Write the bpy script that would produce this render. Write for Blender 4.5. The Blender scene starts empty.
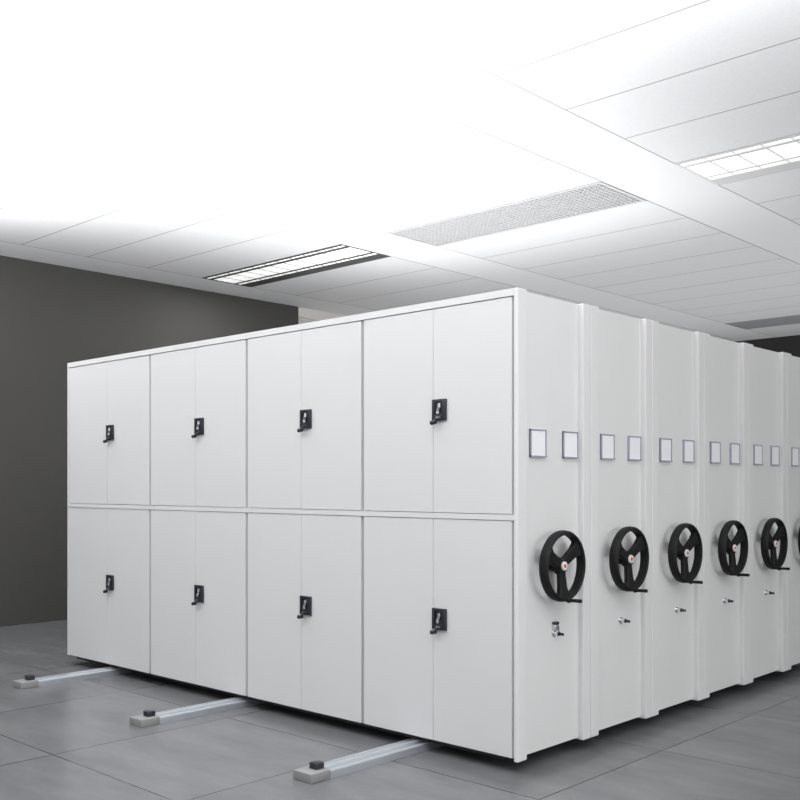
import bpy, bmesh, math
from mathutils import Vector, Matrix
C = bpy.context.scene.collection
S = bpy.context.scene
PI = math.pi

# ---------------------------------------------------------------- materials
def nt(name):
    m = bpy.data.materials.new(name); m.use_nodes = True
    n = m.node_tree; return m, n, n.nodes['Principled BSDF']
def col(v): return (v[0], v[1], v[2], 1)
def paint(name, rgb, rough=.45, metal=0, var=.02, scale=6, spec=.5, bump=0.0, bscale=300):
    m, t, b = nt(name)
    g = t.nodes.new('ShaderNodeNewGeometry')
    nz = t.nodes.new('ShaderNodeTexNoise'); nz.inputs['Scale'].default_value = scale; nz.inputs['Detail'].default_value = 3
    t.links.new(g.outputs['Position'], nz.inputs['Vector'])
    mp = t.nodes.new('ShaderNodeMapRange'); mp.inputs[3].default_value = 1 - var; mp.inputs[4].default_value = 1 + var
    t.links.new(nz.outputs['Fac'], mp.inputs[0])
    hs = t.nodes.new('ShaderNodeHueSaturation'); hs.inputs['Color'].default_value = col(rgb)
    t.links.new(mp.outputs[0], hs.inputs['Value']); t.links.new(hs.outputs[0], b.inputs['Base Color'])
    b.inputs['Roughness'].default_value = rough; b.inputs['Metallic'].default_value = metal
    b.inputs['Specular IOR Level'].default_value = spec
    if bump:
        n2 = t.nodes.new('ShaderNodeTexNoise'); n2.inputs['Scale'].default_value = bscale
        t.links.new(g.outputs['Position'], n2.inputs['Vector'])
        bp = t.nodes.new('ShaderNodeBump'); bp.inputs['Strength'].default_value = bump; bp.inputs['Distance'].default_value = .002
        t.links.new(n2.outputs['Fac'], bp.inputs['Height']); t.links.new(bp.outputs[0], b.inputs['Normal'])
    return m
def emit(name, rgb, st):
    m, t, b = nt(name)
    b.inputs['Base Color'].default_value = col(rgb)
    b.inputs['Emission Color'].default_value = col(rgb); b.inputs['Emission Strength'].default_value = st
    return m

class G:                       # tiny maths helper for shader graphs
    def __init__(s, t): s.t = t
    def m(s, op, a, b=None, c=None):
        n = s.t.nodes.new('ShaderNodeMath'); n.operation = op
        for i, v in enumerate((a, b, c)):
            if v is None: continue
            if isinstance(v, (int, float)): n.inputs[i].default_value = v
            else: s.t.links.new(v, n.inputs[i])
        return n.outputs[0]
    def line(s, coord, origin, pitch, width):      # 1 on a line, 0 elsewhere
        f = s.m('WRAP', s.m('SUBTRACT', coord, origin), pitch / 2, -pitch / 2)
        return s.m('LESS_THAN', s.m('ABSOLUTE', f), width / 2)
def mixc(t, fac, a, b):
    n = t.nodes.new('ShaderNodeMix'); n.data_type = 'RGBA'
    t.links.new(fac, n.inputs[0])
    for i, v in ((6, a), (7, b)):
        if isinstance(v, tuple): n.inputs[i].default_value = col(v)
        else: t.links.new(v, n.inputs[i])
    return n.outputs[2]

MODX, MODP, MODW = -9.14, 2.86, 2.26           # ceiling: first module edge, repeat, tile module width
CY, CP = 6.51, .694                            # ceiling: tile joint position and pitch

def floor_mat():
    m, t, b = nt('slate_floor_tile'); g = G(t)
    p = t.nodes.new('ShaderNodeNewGeometry'); sx = t.nodes.new('ShaderNodeSeparateXYZ')
    t.links.new(p.outputs['Position'], sx.inputs[0])
    lx = g.line(sx.outputs[0], -2.6, 1.15, .008); ly = g.line(sx.outputs[1], 4.82, 1.135, .008)
    L = g.m('MAXIMUM', lx, ly)
    # tile id for slight tone differences
    ix = g.m('FLOOR', g.m('DIVIDE', g.m('SUBTRACT', sx.outputs[0], -2.6), 1.15))
    iy = g.m('FLOOR', g.m('DIVIDE', g.m('SUBTRACT', sx.outputs[1], 4.82), 1.135))
    cb = t.nodes.new('ShaderNodeCombineXYZ'); t.links.new(ix, cb.inputs[0]); t.links.new(iy, cb.inputs[1])
    wn = t.nodes.new('ShaderNodeTexWhiteNoise'); t.links.new(cb.outputs[0], wn.inputs['Vector'])
    mpg = t.nodes.new('ShaderNodeMapping'); mpg.inputs['Scale'].default_value = (1.1, 3.2, 1)
    off = t.nodes.new('ShaderNodeVectorMath'); off.operation = 'MULTIPLY_ADD'
    t.links.new(wn.outputs['Color'], off.inputs[0]); off.inputs[1].default_value = (5, 5, 5); t.links.new(p.outputs['Position'], off.inputs[2])
    t.links.new(off.outputs[0], mpg.inputs['Vector'])
    n1 = t.nodes.new('ShaderNodeTexNoise'); n1.inputs['Scale'].default_value = 1.3; n1.inputs['Detail'].default_value = 8
    n1.inputs['Roughness'].default_value = .62; n1.inputs['Distortion'].default_value = 0
    t.links.new(mpg.outputs[0], n1.inputs['Vector'])
    n2 = t.nodes.new('ShaderNodeTexNoise'); n2.inputs['Scale'].default_value = 90; n2.inputs['Detail'].default_value = 3
    t.links.new(p.outputs['Position'], n2.inputs['Vector'])
    v = g.m('ADD', g.m('MULTIPLY', n1.outputs['Fac'], .62), g.m('MULTIPLY', n2.outputs['Fac'], .16))
    v = g.m('ADD', v, g.m('MULTIPLY', wn.outputs['Value'], .04))
    cr = t.nodes.new('ShaderNodeValToRGB')
    cr.color_ramp.elements[0].position = .24; cr.color_ramp.elements[0].color = (.118, .120, .126, 1)
    cr.color_ramp.elements[1].position = .56; cr.color_ramp.elements[1].color = (.190, .193, .200, 1)
    t.links.new(v, cr.inputs[0])
    t.links.new(mixc(t, L, cr.outputs[0], (.03, .03, .032)), b.inputs['Base Color'])
    b.inputs['Roughness'].default_value = .24
    b.inputs['Specular IOR Level'].default_value = .42
    bp = t.nodes.new('ShaderNodeBump'); bp.inputs['Strength'].default_value = .25; bp.inputs['Distance'].default_value = .003
    t.links.new(g.m('SUBTRACT', 1, L), bp.inputs['Height']); t.links.new(bp.outputs[0], b.inputs['Normal'])
    return m

def ceil_mat():
    m, t, b = nt('mineral_ceiling_tile'); g = G(t)
    p = t.nodes.new('ShaderNodeNewGeometry'); sx = t.nodes.new('ShaderNodeSeparateXYZ')
    t.links.new(p.outputs['Position'], sx.inputs[0])
    fx = g.m('WRAP', g.m('SUBTRACT', sx.outputs[0], MODX), MODP, 0)
    inside = g.m('LESS_THAN', fx, MODW)
    ly = g.m('MULTIPLY', g.line(sx.outputs[1], CY, CP, .013), inside)
    e1 = g.m('LESS_THAN', g.m('ABSOLUTE', g.m('SUBTRACT', fx, .006)), .006)
    e2 = g.m('LESS_THAN', g.m('ABSOLUTE', g.m('SUBTRACT', fx, MODW)), .007)
    L = g.m('MAXIMUM', ly, g.m('MAXIMUM', e1, e2))
    n = t.nodes.new('ShaderNodeTexNoise'); n.inputs['Scale'].default_value = 55; n.inputs['Detail'].default_value = 4
    t.links.new(p.outputs['Position'], n.inputs['Vector'])
    tile = mixc(t, g.m('MULTIPLY', n.outputs['Fac'], inside), (.88, .885, .90), (.78, .785, .80))
    t.links.new(mixc(t, L, tile, (.42, .42, .42)), b.inputs['Base Color'])
    b.inputs['Roughness'].default_value = .85; b.inputs['Specular IOR Level'].default_value = .2
    return m

M = dict(
    floor=floor_mat(), ceil=ceil_mat(),
    white=paint('white_powder_coat', (.77, .768, .762), .38, var=.012, scale=3, bump=.05, bscale=500),
    door=paint('white_door_enamel', (.715, .713, .715), .34, var=.015, scale=2.2, bump=.05, bscale=500),
    frontf=paint('white_frame_enamel', (.73, .728, .725), .34, var=.012, scale=3),
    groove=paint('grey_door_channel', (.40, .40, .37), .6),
    base=paint('dark_chassis_paint', (.02, .02, .022), .7),
    black=paint('black_wheel_plastic', (.008, .008, .0085), .6, var=.1, scale=80, spec=.3, bump=.2, bscale=900),
    lock=paint('black_lock_plastic', (.02, .02, .03), .4),
    chrome=paint('chrome_metal', (.75, .75, .77), .2, 1),
    alu=paint('brushed_aluminium', (.56, .59, .63), .32, .6, var=.05, scale=30),
    cap=paint('grey_end_cap_plastic', (.27, .27, .27), .5),
    frame=paint('lilac_grey_holder_plastic', (.38, .37, .46), .4),
    card=paint('white_index_card', (.88, .88, .90), .6),
    hub=paint('white_hub_disc', (.85, .83, .80), .4),
    red=paint('red_hub_emblem', (.62, .07, .03), .4),
    wallg=paint('charcoal_wall_paint', (.068, .066, .062), .75, var=.06, scale=1.5),
    wallb=paint('black_grey_wall_paint', (.030, .030, .030), .8, var=.05, scale=2),
    wallw=paint('warm_white_wall_paint', (.78, .76, .72), .8),
    louvd=paint('dark_louvre_metal', (.07, .07, .07), .5),
    blade=paint('grey_blade_metal', (.30, .30, .30), .5),
    louvl=paint('washed_out_louvre_metal', (.72, .72, .72), .5),  # same louvre metal lightened; the white haze is put into its colour
    refl=paint('white_reflector', (.88, .88, .88), .35),
    tube=emit('lit_fluorescent_tube', (1, 1, .98), .6),
    grille=paint('light_grey_grille_metal', (.68, .68, .69), .5),
    grback=paint('grey_plenum', (.42, .42, .43), .8),
    vent=paint('grey_vent_metal', (.40, .40, .43), .6),
)

# ---------------------------------------------------------------- mesh helpers
def box(bm, a, b, mi=0, bev=0):
    x0, y0, z0 = a; x1, y1, z1 = b
    r = bmesh.ops.create_cube(bm, size=1)
    bmesh.ops.scale(bm, vec=(x1-x0, y1-y0, z1-z0), verts=r['verts'])
    bmesh.ops.translate(bm, vec=((x0+x1)/2, (y0+y1)/2, (z0+z1)/2), verts=r['verts'])
    fs = set(f for v in r['verts'] for f in v.link_faces)
    for f in fs: f.material_index = mi
    if bev:
        es = list(set(e for v in r['verts'] for e in v.link_edges))
        bmesh.ops.bevel(bm, geom=es, offset=bev, segments=2, affect='EDGES', profile=.5)
def cyl(bm, p, q, r0, r1=None, seg=20, mi=0):
    p, q = Vector(p), Vector(q); r1 = r0 if r1 is None else r1
    d = (q-p).normalized(); u = d.orthogonal().normalized(); w = d.cross(u)
    A = [bm.verts.new(p + r0*(math.cos(2*PI*i/seg)*u + math.sin(2*PI*i/seg)*w)) for i in range(seg)]
    B = [bm.verts.new(q + r1*(math.cos(2*PI*i/seg)*u + math.sin(2*PI*i/seg)*w)) for i in range(seg)]
    fs = [bm.faces.new((A[i], A[(i+1) % seg], B[(i+1) % seg], B[i])) for i in range(seg)]
    fs += [bm.faces.new(A[::-1]), bm.faces.new(B)]
    for f in fs: f.material_index = mi
def extrude_y(bm, pts, y0, y1, mi=0):             # closed XZ profile swept along Y
    A = [bm.verts.new((x, y0, z)) for x, z in pts]; B = [bm.verts.new((x, y1, z)) for x, z in pts]
    n = len(pts)
    fs = [bm.faces.new((A[i], A[(i+1) % n], B[(i+1) % n], B[i])) for i in range(n)] + [bm.faces.new(A[::-1]), bm.faces.new(B)]
    for f in fs: f.material_index = mi
def obj(name, bm, mats, parent=None, smooth=False, wn=False):
    bmesh.ops.recalc_face_normals(bm, faces=bm.faces)
    me = bpy.data.meshes.new(name); bm.to_mesh(me); bm.free()
    for m in (mats if isinstance(mats, (list, tuple)) else [mats]): me.materials.append(m)
    if smooth: me.shade_smooth(); me.set_sharp_from_angle(angle=math.radians(smooth if smooth is not True else 38))
    o = bpy.data.objects.new(name, me); C.objects.link(o)
    if parent: o.parent = parent
    return o
def thing(name, loc, label, cat, group=None):
    o = bpy.data.objects.new(name, None); C.objects.link(o); o.location = loc
    o.empty_display_size = .2; o['label'] = label; o['category'] = cat
    if group: o['group'] = group
    return o
def struct(o, label=None, cat=None):
    o['kind'] = 'structure'
    if label: o['label'] = label
    if cat: o['category'] = cat
    return o
def new(): return bmesh.new()
def copy_tree(o, parent=None):
    c = o.copy(); C.objects.link(c)
    if parent: c.parent = parent
    for ch in o.children: copy_tree(ch, c)
    return c

# ---------------------------------------------------------------- the room
XL, YB, XR, YF, H = -9.70, 15.25, 6.0, -6.0, 3.72
bm = new(); box(bm, (XL-.3, YF, -.1), (XR, YB+.2, 0)); struct(obj('floor', bm, M['floor']), 'grey slate floor tiles with thin dark joints', 'floor')

# fixtures sit in openings of the ceiling: (module index, tile row index)
openings = {(0, 0): 'dark', (0, -5): 'pale', (2, 0): 'pale', (1, 0): 'grille', (1, 10): 'vent'}
xs = [XL-.3]; k = 0
while True:
    a = MODX + k*MODP
    if a >= XR: break
    xs.append(a); 
    if a+MODW < XR: xs.append(a+MODW)
    k += 1
xs.append(XR)
ys = [YF] + [CY + j*CP for j in range(-18, 13)] + [YB+.2]
bm = new(); vc = {}
def vv(i, j):
    if (i, j) not in vc: vc[(i, j)] = bm.verts.new((xs[i], ys[j], H))
    return vc[(i, j)]
faces = []
for i in range(len(xs)-1):
    for j in range(len(ys)-1):
        mod = None
        if i % 2 == 1: mod = (i-1)//2
        if mod is not None and (mod, j-1-18) in openings: continue
        bm.faces.new((vv(i, j), vv(i, j+1), vv(i+1, j+1), vv(i+1, j)))
r = bmesh.ops.extrude_face_region(bm, geom=list(bm.faces))
bmesh.ops.translate(bm, vec=(0, 0, .05), verts=[v for v in r['geom'] if isinstance(v, bmesh.types.BMVert)])
struct(obj('ceiling', bm, M['ceil']), 'white suspended ceiling of long mineral tiles with plain bands', 'ceiling')

YD = 8.42
bm = new(); box(bm, (XL-.15, YF, 0), (XL, YD, H)); struct(obj('wall_left', bm, M['wallg']), 'charcoal painted wall on the left', 'wall')
bm = new(); box(bm, (XL-.3, YD, 0), (XL-.10, YB, H)); struct(obj('wall_alcove', bm, M['wallw']), 'warm white recessed wall beyond the charcoal wall', 'wall')
bm = new(); box(bm, (XL-.10, YD, H-.125), (XL-.012, YB, H), bev=.004); box(bm, (XL-.10, YD, H-.15), (XL-.06, YB, H-.125))
struct(obj('trim_1', bm, M['wallw']), 'warm white header along the top of the recessed wall', 'trim')
bm = new(); box(bm, (XL-.3, YB, 0), (XR, YB+.2, H)); struct(obj('wall_back', bm, M['wallb']), 'near black wall at the far end of the room', 'wall')

# ---------------------------------------------------------------- ceiling fixtures
def troffer(mod, row, style, label):
    x0 = MODX + mod*MODP; y0 = CY + row*CP; x1 = x0+MODW; y1 = y0+CP
    cx, cy = (x0+x1)/2, (y0+y1)/2
    t = thing('ceiling_light', (cx, cy, H), label, 'ceiling light', 'recessed louvre ceiling lights')
    hx, hy = (x1-x0)/2, (y1-y0)/2 - .02
    lv = M['louvd'] if style == 'dark' else M['louvl']
    g = .012
    b = new()                                             # housing tray
    box(b, (-hx+.004, -hy-.012, .030), (hx-.004, hy+.012, .060)); obj('housing', b, M['refl'], t)
    W2 = 2*hy+.024; y_ = lambda f: -hy-.012+f*W2
    b = new(); box(b, (-hx+.004, y_(0), -.003), (hx-.004, y_(.045), .030)); box(b, (-hx+.004, y_(.78), -.003), (hx-.004, y_(1), .030))
    for s_ in (-1, 1): box(b, (s_*(hx-.004)-(.014 if s_ > 0 else 0), y_(.045), -.003), (s_*(hx-.004)+(0 if s_ > 0 else .014), y_(.78), .030))
    obj('frame', b, lv, t)
    for f0, f1 in ((.13, .19), (.64, .68)):
        b = new(); box(b, (-hx+.018, y_(f0), -.003), (hx-.018, y_(f1), .030)); obj('louvre', b, lv, t)
    n = 11
    for i in range(1, n):
        x = -hx + 2*hx*i/n
        b = new(); box(b, (x-.006, y_(.045), .001), (x+.006, y_(.78), .008)); obj('cross_blade', b, M['blade'] if style == 'dark' else M['louvl'], t)
    for f0, f1 in ((.045, .13), (.19, .41), (.43, .64), (.68, .78)):
        b = new(); box(b, (-hx+.018, y_(f0), .004), (hx-.018, y_(f1), .030)); obj('diffuser', b, M['tube'], t)
    return t
troffer(0, 0, 'dark', 'dark-louvred recessed ceiling light above the left end of the cabinets')
troffer(0, -5, 'pale', 'louvred ceiling light with white haze in its colour, cut by the left edge of the view')
troffer(2, 0, 'pale', 'louvred ceiling light with white haze in its colour, at the upper right of the ceiling')

x0, y0 = MODX+MODP, CY; hx, hy = MODW/2, CP/2
t = thing('ceiling_grille', (x0+hx, y0+hy, H), 'pale lattice air grille between the ceiling lights', 'air grille')
b = new()
for ya, yb in ((-hy+.004, -hy+.03), (hy-.03, hy-.004)): box(b, (-hx+.004, ya, -.006), (hx-.004, yb, .02))
for xa, xb in ((-hx+.004, -hx+.03), (hx-.03, hx-.004)): box(b, (xa, -hy+.03, -.006), (xb, hy-.03, .02))
obj('frame', b, M['grille'], t)
b = new(); n = 50
for i in range(1, n): x = -hx+.03+(2*hx-.06)*i/n; box(b, (x-.005, -hy+.03, -.002), (x+.005, hy-.03, .016))
n = 13
for i in range(1, n): y = -hy+.03+(2*hy-.06)*i/n; box(b, (-hx+.03, y-.005, -.001), (hx-.03, y+.005, .015))
obj('lattice', b, M['grille'], t)
b = new(); box(b, (-hx+.004, -hy+.004, .045), (hx-.004, hy-.004, .05)); obj('backing', b, M['grback'], t)

y0 = CY+10*CP
t = thing('ceiling_vent', (x0+hx, y0+hy, H), 'grey slotted air vent in the ceiling near the dark far wall', 'air vent')
b = new()
for ya, yb in ((-hy+.004, -hy+.05), (hy-.05, hy-.004)): box(b, (-hx+.004, ya, -.006), (hx-.004, yb, .02))
for xa, xb in ((-hx+.004, -hx+.04), (hx-.04, hx-.004)): box(b, (xa, -hy+.05, -.006), (xb, hy-.05, .02))
obj('frame', b, M['vent'], t)
b = new()
for i in range(8): y = -hy+.10+i*(2*hy-.2)/7; box(b, (-hx+.04, y-.028, 0), (hx-.04, y+.028, .01))
obj('slat', b, M['vent'], t)
b = new(); box(b, (-hx+.004, -hy+.004, .045), (hx-.004, hy-.004, .05)); obj('backing', b, M['grback'], t)

# ---------------------------------------------------------------- shelving units
U = .66; XC, XE = -2.89, -7.295; ZB, ZT = .062, 2.386
X_PANEL = XC-.030
Y0 = 3.92
ux = lambda x: x - XC            # unit origin: its near right corner on the floor

def end_parts(t, front):
    y_end = U-.004
    # two end posts
    for k_, (ya, yb) in enumerate(((.0, .078), (y_end-.073, y_end))):
        b = new(); box(b, (-.024 if front and k_ == 0 else ux(X_PANEL)-.03, ya, ZB), (0, yb, ZT+.001), bev=.004); obj('corner_post', b, M['white'], t)
    b = new(); box(b, (ux(X_PANEL)-.03, .078, ZB+.012), (ux(X_PANEL), y_end-.073, ZT-.002))
    # shallow pressed ribs beside the posts
    for yy in (.088, y_end-.083-.0): box(b, (ux(X_PANEL), yy-.006, ZB+.012), (ux(X_PANEL)+.003, yy+.006, ZT-.004))
    obj('end_panel', b, M['white'], t)
    # index card holders
    for yc in (.204, .496):
        b = new(); w, h, z = .068, .070, 1.631; x = ux(X_PANEL)
        for (a, c) in (((x, yc-w, z-h), (x+.012, yc-w+.006, z+h)), ((x, yc+w-.006, z-h), (x+.012, yc+w, z+h)),
                       ((x, yc-w, z+h-.006), (x+.012, yc+w, z+h)), ((x, yc-w, z-h), (x+.016, yc+w, z-h+.007))): box(b, a, c)
        box(b, (x, yc-w, z-h), (x+.004, yc+w, z+h))
        hold = obj('card_holder', b, M['frame'], t)
        b = new(); box(b, (x+.003, yc-w+.006, z-h+.006), (x+.010, yc+w-.009, z+h-.008)); obj('index_card', b, M['card'], hold)
    # hand wheel
    yc, zc, R = .328, 1.007, .1825
    xw = ux(-2.874); wd = .054
    b = new(); seg = 64; prof = [(0, R-.010), (.006, R-.003), (.02, R), (wd-.012, R-.002), (wd-.003, R-.008), (wd, R-.016), (wd-.006, R-.023), (wd-.02, R-.024), (.006, R-.023), (0, R-.018)]
    rings = []
    for i in range(seg):
        a = 2*PI*i/seg
        rings.append([b.verts.new((xw+px, yc+math.cos(a)*r, zc+math.sin(a)*r)) for px, r in prof])
    for i in range(seg):
        A, B2 = rings[i], rings[(i+1) % seg]
        for j in range(len(prof)): b.faces.new((A[j], A[(j+1) % len(prof)], B2[(j+1) % len(prof)], B2[j]))
    for ang in (33, 153, 272):
        a = math.radians(ang); d = Vector((0, math.cos(a), math.sin(a))); s = Vector((0, -math.sin(a), math.cos(a)))
        o = Vector((xw, yc, zc)); secs = []
        for rr, hw, xa, xb in ((.0, .026, .002, .028), (.05, .025, .004, .030), (.11, .030, .008, .034), (.140, .039, .010, .040), (R-.016, .060, .010, .043)):
            e = .006
            pts = [(xa, -hw), (xa, hw), (xb-e, hw), (xb, hw-e), (xb, -hw+e), (xb-e, -hw)]
            secs.append([b.verts.new(o + d*rr + s*q + Vector((p, 0, 0))) for p, q in pts])
        for A, B2 in zip(secs, secs[1:]):
            n_ = len(A)
            for j in range(n_): b.faces.new((A[j], A[(j+1) % n_], B2[(j+1) % n_], B2[j]))
        b.faces.new(secs[0]); b.faces.new(secs[-1][::-1])
    cyl(b, (xw-.004, yc, zc), (xw+.032, yc, zc), .046, .036, 32)
    cyl(b, (ux(X_PANEL), yc, zc), (xw+.01, yc, zc), .030, .030, 24)
    wheel = obj('handwheel', b, M['black'], t, smooth=True)
    b = new(); cyl(b, (xw+.032, yc, zc), (xw+.040, yc, zc), .024, .022, 28)
    cyl(b, (xw+.040, yc, zc), (xw+.0415, yc, zc), .010, .010, 20, mi=1)
    hc = obj('hub_cap', b, [M['hub'], M['red']], wheel, smooth=True); hc['label'] = 'white hub disc with a red mark'
    b = new(); zz = zc-R+.008
    cyl(b, (xw+.03, yc+.012, zz), (xw+.128, yc+.012, zz+.002), .0085, .0095, 18); cyl(b, (xw+.05, yc+.012, zz), (xw+.066, yc+.012, zz), .014, .010, 18)
    obj('crank_handle', b, M['black'], wheel, smooth=True)
    # key lock
    x = ux(X_PANEL); yc2, zl = .352, .655
    b = new()
    cyl(b, (x, yc2, zl), (x+.006, yc2, zl), .020, .018, 24); cyl(b, (x+.006, yc2, zl), (x+.030, yc2, zl), .0135, .0125, 24)
    if front:
        box(b, (x, yc2-.014, zl+.014), (x+.020, yc2+.014, zl+.050), bev=.004)
        box(b, (x+.02, yc2+.004, zl+.002), (x+.026, yc2+.012, zl+.04))
    lk = obj('lock', b, M['chrome'], t, smooth=True)
    b = new(); cyl(b, (x+.030, yc2, zl), (x+.036, yc2, zl), .011, .011, 16); box(b, (x+.036, yc2-.003, zl-.008), (x+.062, yc2+.003, zl+.006), bev=.002)
    obj('key', b, M['lock'], lk, smooth=True)
    if front:
        b = new(); box(b, (x, yc2-.017, zl+.045), (x+.024, yc2+.017, zl+.060), bev=.003); obj('lock_cover', b, M['lock'], lk)

def chassis(t):
    b = new(); box(b, (ux(XE)+.05, .05, .045), (-.12, U-.06, ZB+.02)); obj('chassis', b, M['base'], t)

GRP = 'white mobile shelving units in the row'
# the front unit with the doors
u1 = thing('mobile_shelving_unit', (XC, Y0, 0), 'nearest white mobile shelving unit, its long side covered by paired lockable doors', 'shelving unit', GRP)
chassis(u1)
b = new(); box(b, (ux(XE)+.002, .035, ZB+.006), (ux(X_PANEL)-.03, U-.006, ZT-.002)); obj('body', b, M['white'], u1)
end_parts(u1, True)
cols = [-7.280, -6.125, -5.020, -3.972, -2.914]; XS = -2.914
rows = [(ZB+.014, 1.243), (1.277, 2.346)]
b = new()
box(b, (ux(XE), 0, 2.350), (ux(XS), .036, ZT))                      # top rail
box(b, (ux(XE), 0, ZB+.012), (ux(cols[0]), .036, 2.350))                          # left stile
box(b, (ux(cols[0]), .001, 1.246), (ux(XS), .036, 1.274))           # middle rail
obj('front_frame', b, M['frontf'], u1)
for k_, x in enumerate(cols[1:]):
    b = new()
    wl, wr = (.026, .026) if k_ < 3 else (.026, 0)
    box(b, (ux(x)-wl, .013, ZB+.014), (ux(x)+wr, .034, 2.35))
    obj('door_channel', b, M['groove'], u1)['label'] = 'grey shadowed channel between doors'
for ci in range(4):
    xa, xb = cols[ci], cols[ci+1]
    la = xa + (.003 if ci == 0 else .011); rb = xb - .013
    if ci == 3: rb = XS-.015
    for ri, (za, zb) in enumerate(rows):
        mid = (xa+xb)/2
        for side in (0, 1):
            b = new()
            x_a, x_b = (la, mid-.0012) if side == 0 else (mid+.0012, rb)
            box(b, (ux(x_a), .004, za), (ux(x_b), .030, zb), bev=.0015)
            d = obj('door', b, M['door'], u1)
            if side == 1:
                xl = mid+.002; zc = ((.690, .692, .702, .718)[ci], 1.813)[ri]; w, h = .094, .112
                zlo, zhi = zc-h/2, zc+h/2
                b = new()
                for a_, c_ in (((xl, zlo), (xl+.018, zhi)), ((xl+w-.026, zlo), (xl+w, zhi)), ((xl+.018, zhi-.018), (xl+w-.026, zhi)), ((xl+.018, zlo), (xl+w-.026, zlo+.032))):
                    box(b, (ux(a_[0]), -.010, a_[1]), (ux(c_[0]), .0045, c_[1]), bev=.002)
                box(b, (ux(xl+.01), -.002, zlo+.02), (ux(xl+w-.01), .0045, zhi-.01))
                obj('lock_plate', b, M['lock'], d, smooth=True)
                b = new()
                prev = None
                pts = [(xl+.040, zlo+.036), (xl+.040, zlo+.050), (xl+.050, zlo+.068), (xl+.050, zhi-.022)]
                for (p0, p1) in zip(pts, pts[1:]): cyl(b, (ux(p0[0]), -.008, p0[1]), (ux(p1[0]), -.008, p1[1]), .0105, .0105, 12)
                box(b, (ux(xl+.028), -.0125, zlo+.012), (ux(xl+.058), -.0095, zlo+.022))
                obj('latch_lever', b, M['chrome'], d, smooth=True)['label'] = 'silver latch lever in the black plate'
                b = new()
                cyl(b, (ux(xl+.030), -.006, zlo+.010), (ux(xl+.030), -.030, zlo-.004), .007, .006, 12)
                cyl(b, (ux(xl+.014), -.030, zlo-.012), (ux(xl+.044), -.029, zlo-.008), .0125, .011, 14)
                obj('key', b, M['lock'], d, smooth=True)

# the five units behind it
u2 = thing('mobile_shelving_unit', (XC, Y0+U, 0), 'second white shelving unit with crank wheel, directly behind the doored unit', 'shelving unit', GRP)
chassis(u2)
b = new(); box(b, (ux(XE)+.002, .003, ZB+.006), (ux(X_PANEL)-.03, U-.006, ZT-.002)); obj('body', b, M['white'], u2)
end_parts(u2, False)
names = ['third white shelving unit with crank wheel, counted from the doored unit',
         'fourth white shelving unit with crank wheel, third one in from the right edge',
         'fifth white shelving unit, the last whose whole crank wheel shows',
         'sixth and farthest white shelving unit, cut off by the right edge of the view']
for i, lb in enumerate(names):
    u = copy_tree(u2); u.location = (XC, Y0+U*(i+2), 0); u['label'] = lb

# ---------------------------------------------------------------- floor rails
def rail(xc, y0, label):
    t = thing('floor_rail', (xc, y0, 0), label, 'floor rail', 'aluminium rails under the cabinets')
    w, h = .066, .045; L = 8.2-y0
    prof = [(-w, 0), (w, 0), (w, h-.010), (w-.006, h-.004), (w-.020, h-.004), (w-.024, h-.014), (.022, h-.014), (.016, h), (-.016, h), (-.022, h-.014),
            (-w+.024, h-.014), (-w+.020, h-.004), (-w+.006, h-.004), (-w, h-.010)]
    b = new(); extrude_y(b, prof, .125, L); obj('track', b, M['alu'], t)
    b = new(); box(b, (-w+.001, 0, 0), (w-.001, .125, h), bev=.003); obj('end_cap', b, M['cap'], t, smooth=True)['label'] = 'grey end cap'
    b = new(); box(b, (-.026, .068, h), (.026, .120, h+.030), bev=.003); obj('stop_block', b, M['lock'], t, smooth=True)['label'] = 'black stop block'
rail(-3.585, 3.135, 'aluminium floor rail sticking out under the doors nearest the camera')
rail(-5.125, 3.185, 'middle of the three aluminium floor rails sticking out under the doors')
rail(-6.690, 3.215, 'farthest left aluminium floor rail below the leftmost doors')

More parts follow.
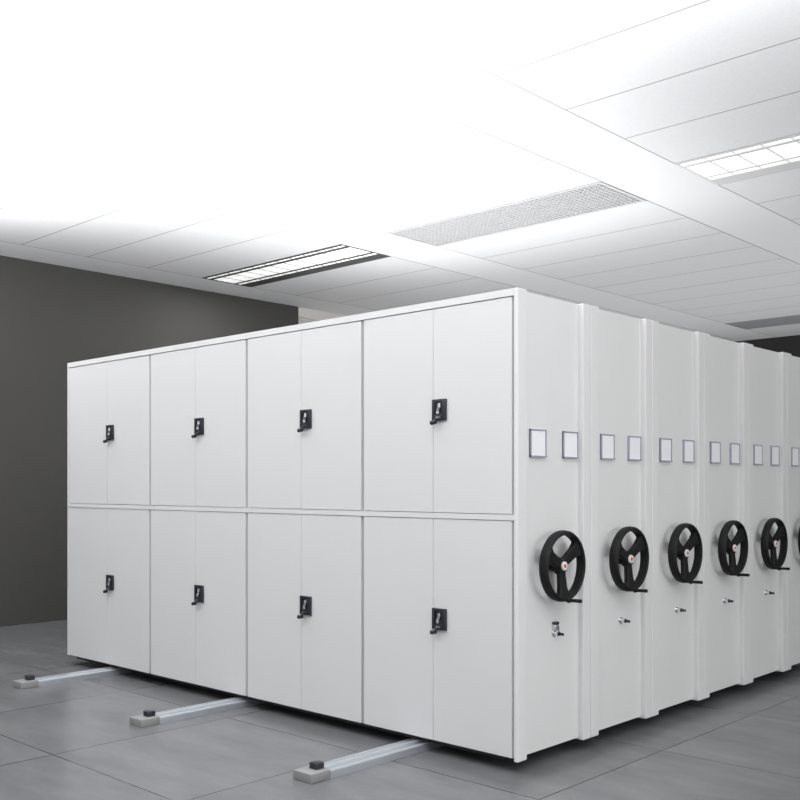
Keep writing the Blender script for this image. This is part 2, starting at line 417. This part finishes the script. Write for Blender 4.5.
# ---------------------------------------------------------------- light
W = bpy.data.worlds.new('World'); S.world = W; W.use_nodes = True
bg = W.node_tree.nodes['Background']; bg.inputs[0].default_value = (.93, .96, 1, 1); bg.inputs[1].default_value = .55
def area(name, loc, target, sx, sy, power, color=(1, 1, 1)):
    l = bpy.data.lights.new(name, 'AREA'); l.shape = 'RECTANGLE'; l.size = sx; l.size_y = sy; l.energy = power; l.color = color
    o = bpy.data.objects.new(name, l); C.objects.link(o); o.location = loc
    o.rotation_euler = (Vector(target)-Vector(loc)).to_track_quat('-Z', 'Y').to_euler(); return o
area('near_ceiling_fill', (-2.5, 1.9, 2.75), (-2.5, 1.9, 4), 11.5, 4.0, 540)  # unseen fill added to whiten the near ceiling, not a fitting of the room
area('mid_ceiling_fill', (-5.6, 6.0, 2.45), (-5.6, 6.0, 4), 4.0, 3.6, 50)  # added upward fill for the ceiling; no fitting stands on the cabinets
area('rear_ceiling_fill', (-4.5, 11.6, 1.5), (-4.5, 11.6, 4), 8.0, 6.5, 95)  # unseen fill behind the units, added to brighten the far ceiling
area('right_side_fill', (4.5, 5.0, 2.0), (-3, 5.0, 1.4), 5, 2.4, 122, (1, .99, .97))  # added area fill for light from the right; the window is made up
area('front_fill', (-6.5, -3.5, 2.2), (-7.2, 5, .9), 6, 2.6, 36, (1, .99, .97))  # added fill for the doors and left aisle floor, no known window there
area('aisle_ceiling_lamp', (-8.2, 3.4, 3.69), (-8.2, 3.4, 0), 2.0, .5, 34)
area('aisle_ceiling_lamp', (-8.2, 6.85, 3.69), (-8.2, 6.85, 0), 1.9, .5, 34)

# ---------------------------------------------------------------- camera
cd = bpy.data.cameras.new('camera'); cam = bpy.data.objects.new('camera', cd); C.objects.link(cam)
cam.location = (0, 0, 1.42); cam.rotation_euler = (PI/2, 0, math.atan2(.6843, .7292))
cd.sensor_width = 36; cd.lens = 36*990/800; cd.shift_x = 0; cd.shift_y = 85/800; cd.clip_end = 200
S.camera = cam
S.view_settings.view_transform = 'Standard'; S.view_settings.look = 'None'; S.view_settings.gamma = 1; S.view_settings.exposure = 0
S.view_settings.use_curve_mapping = False
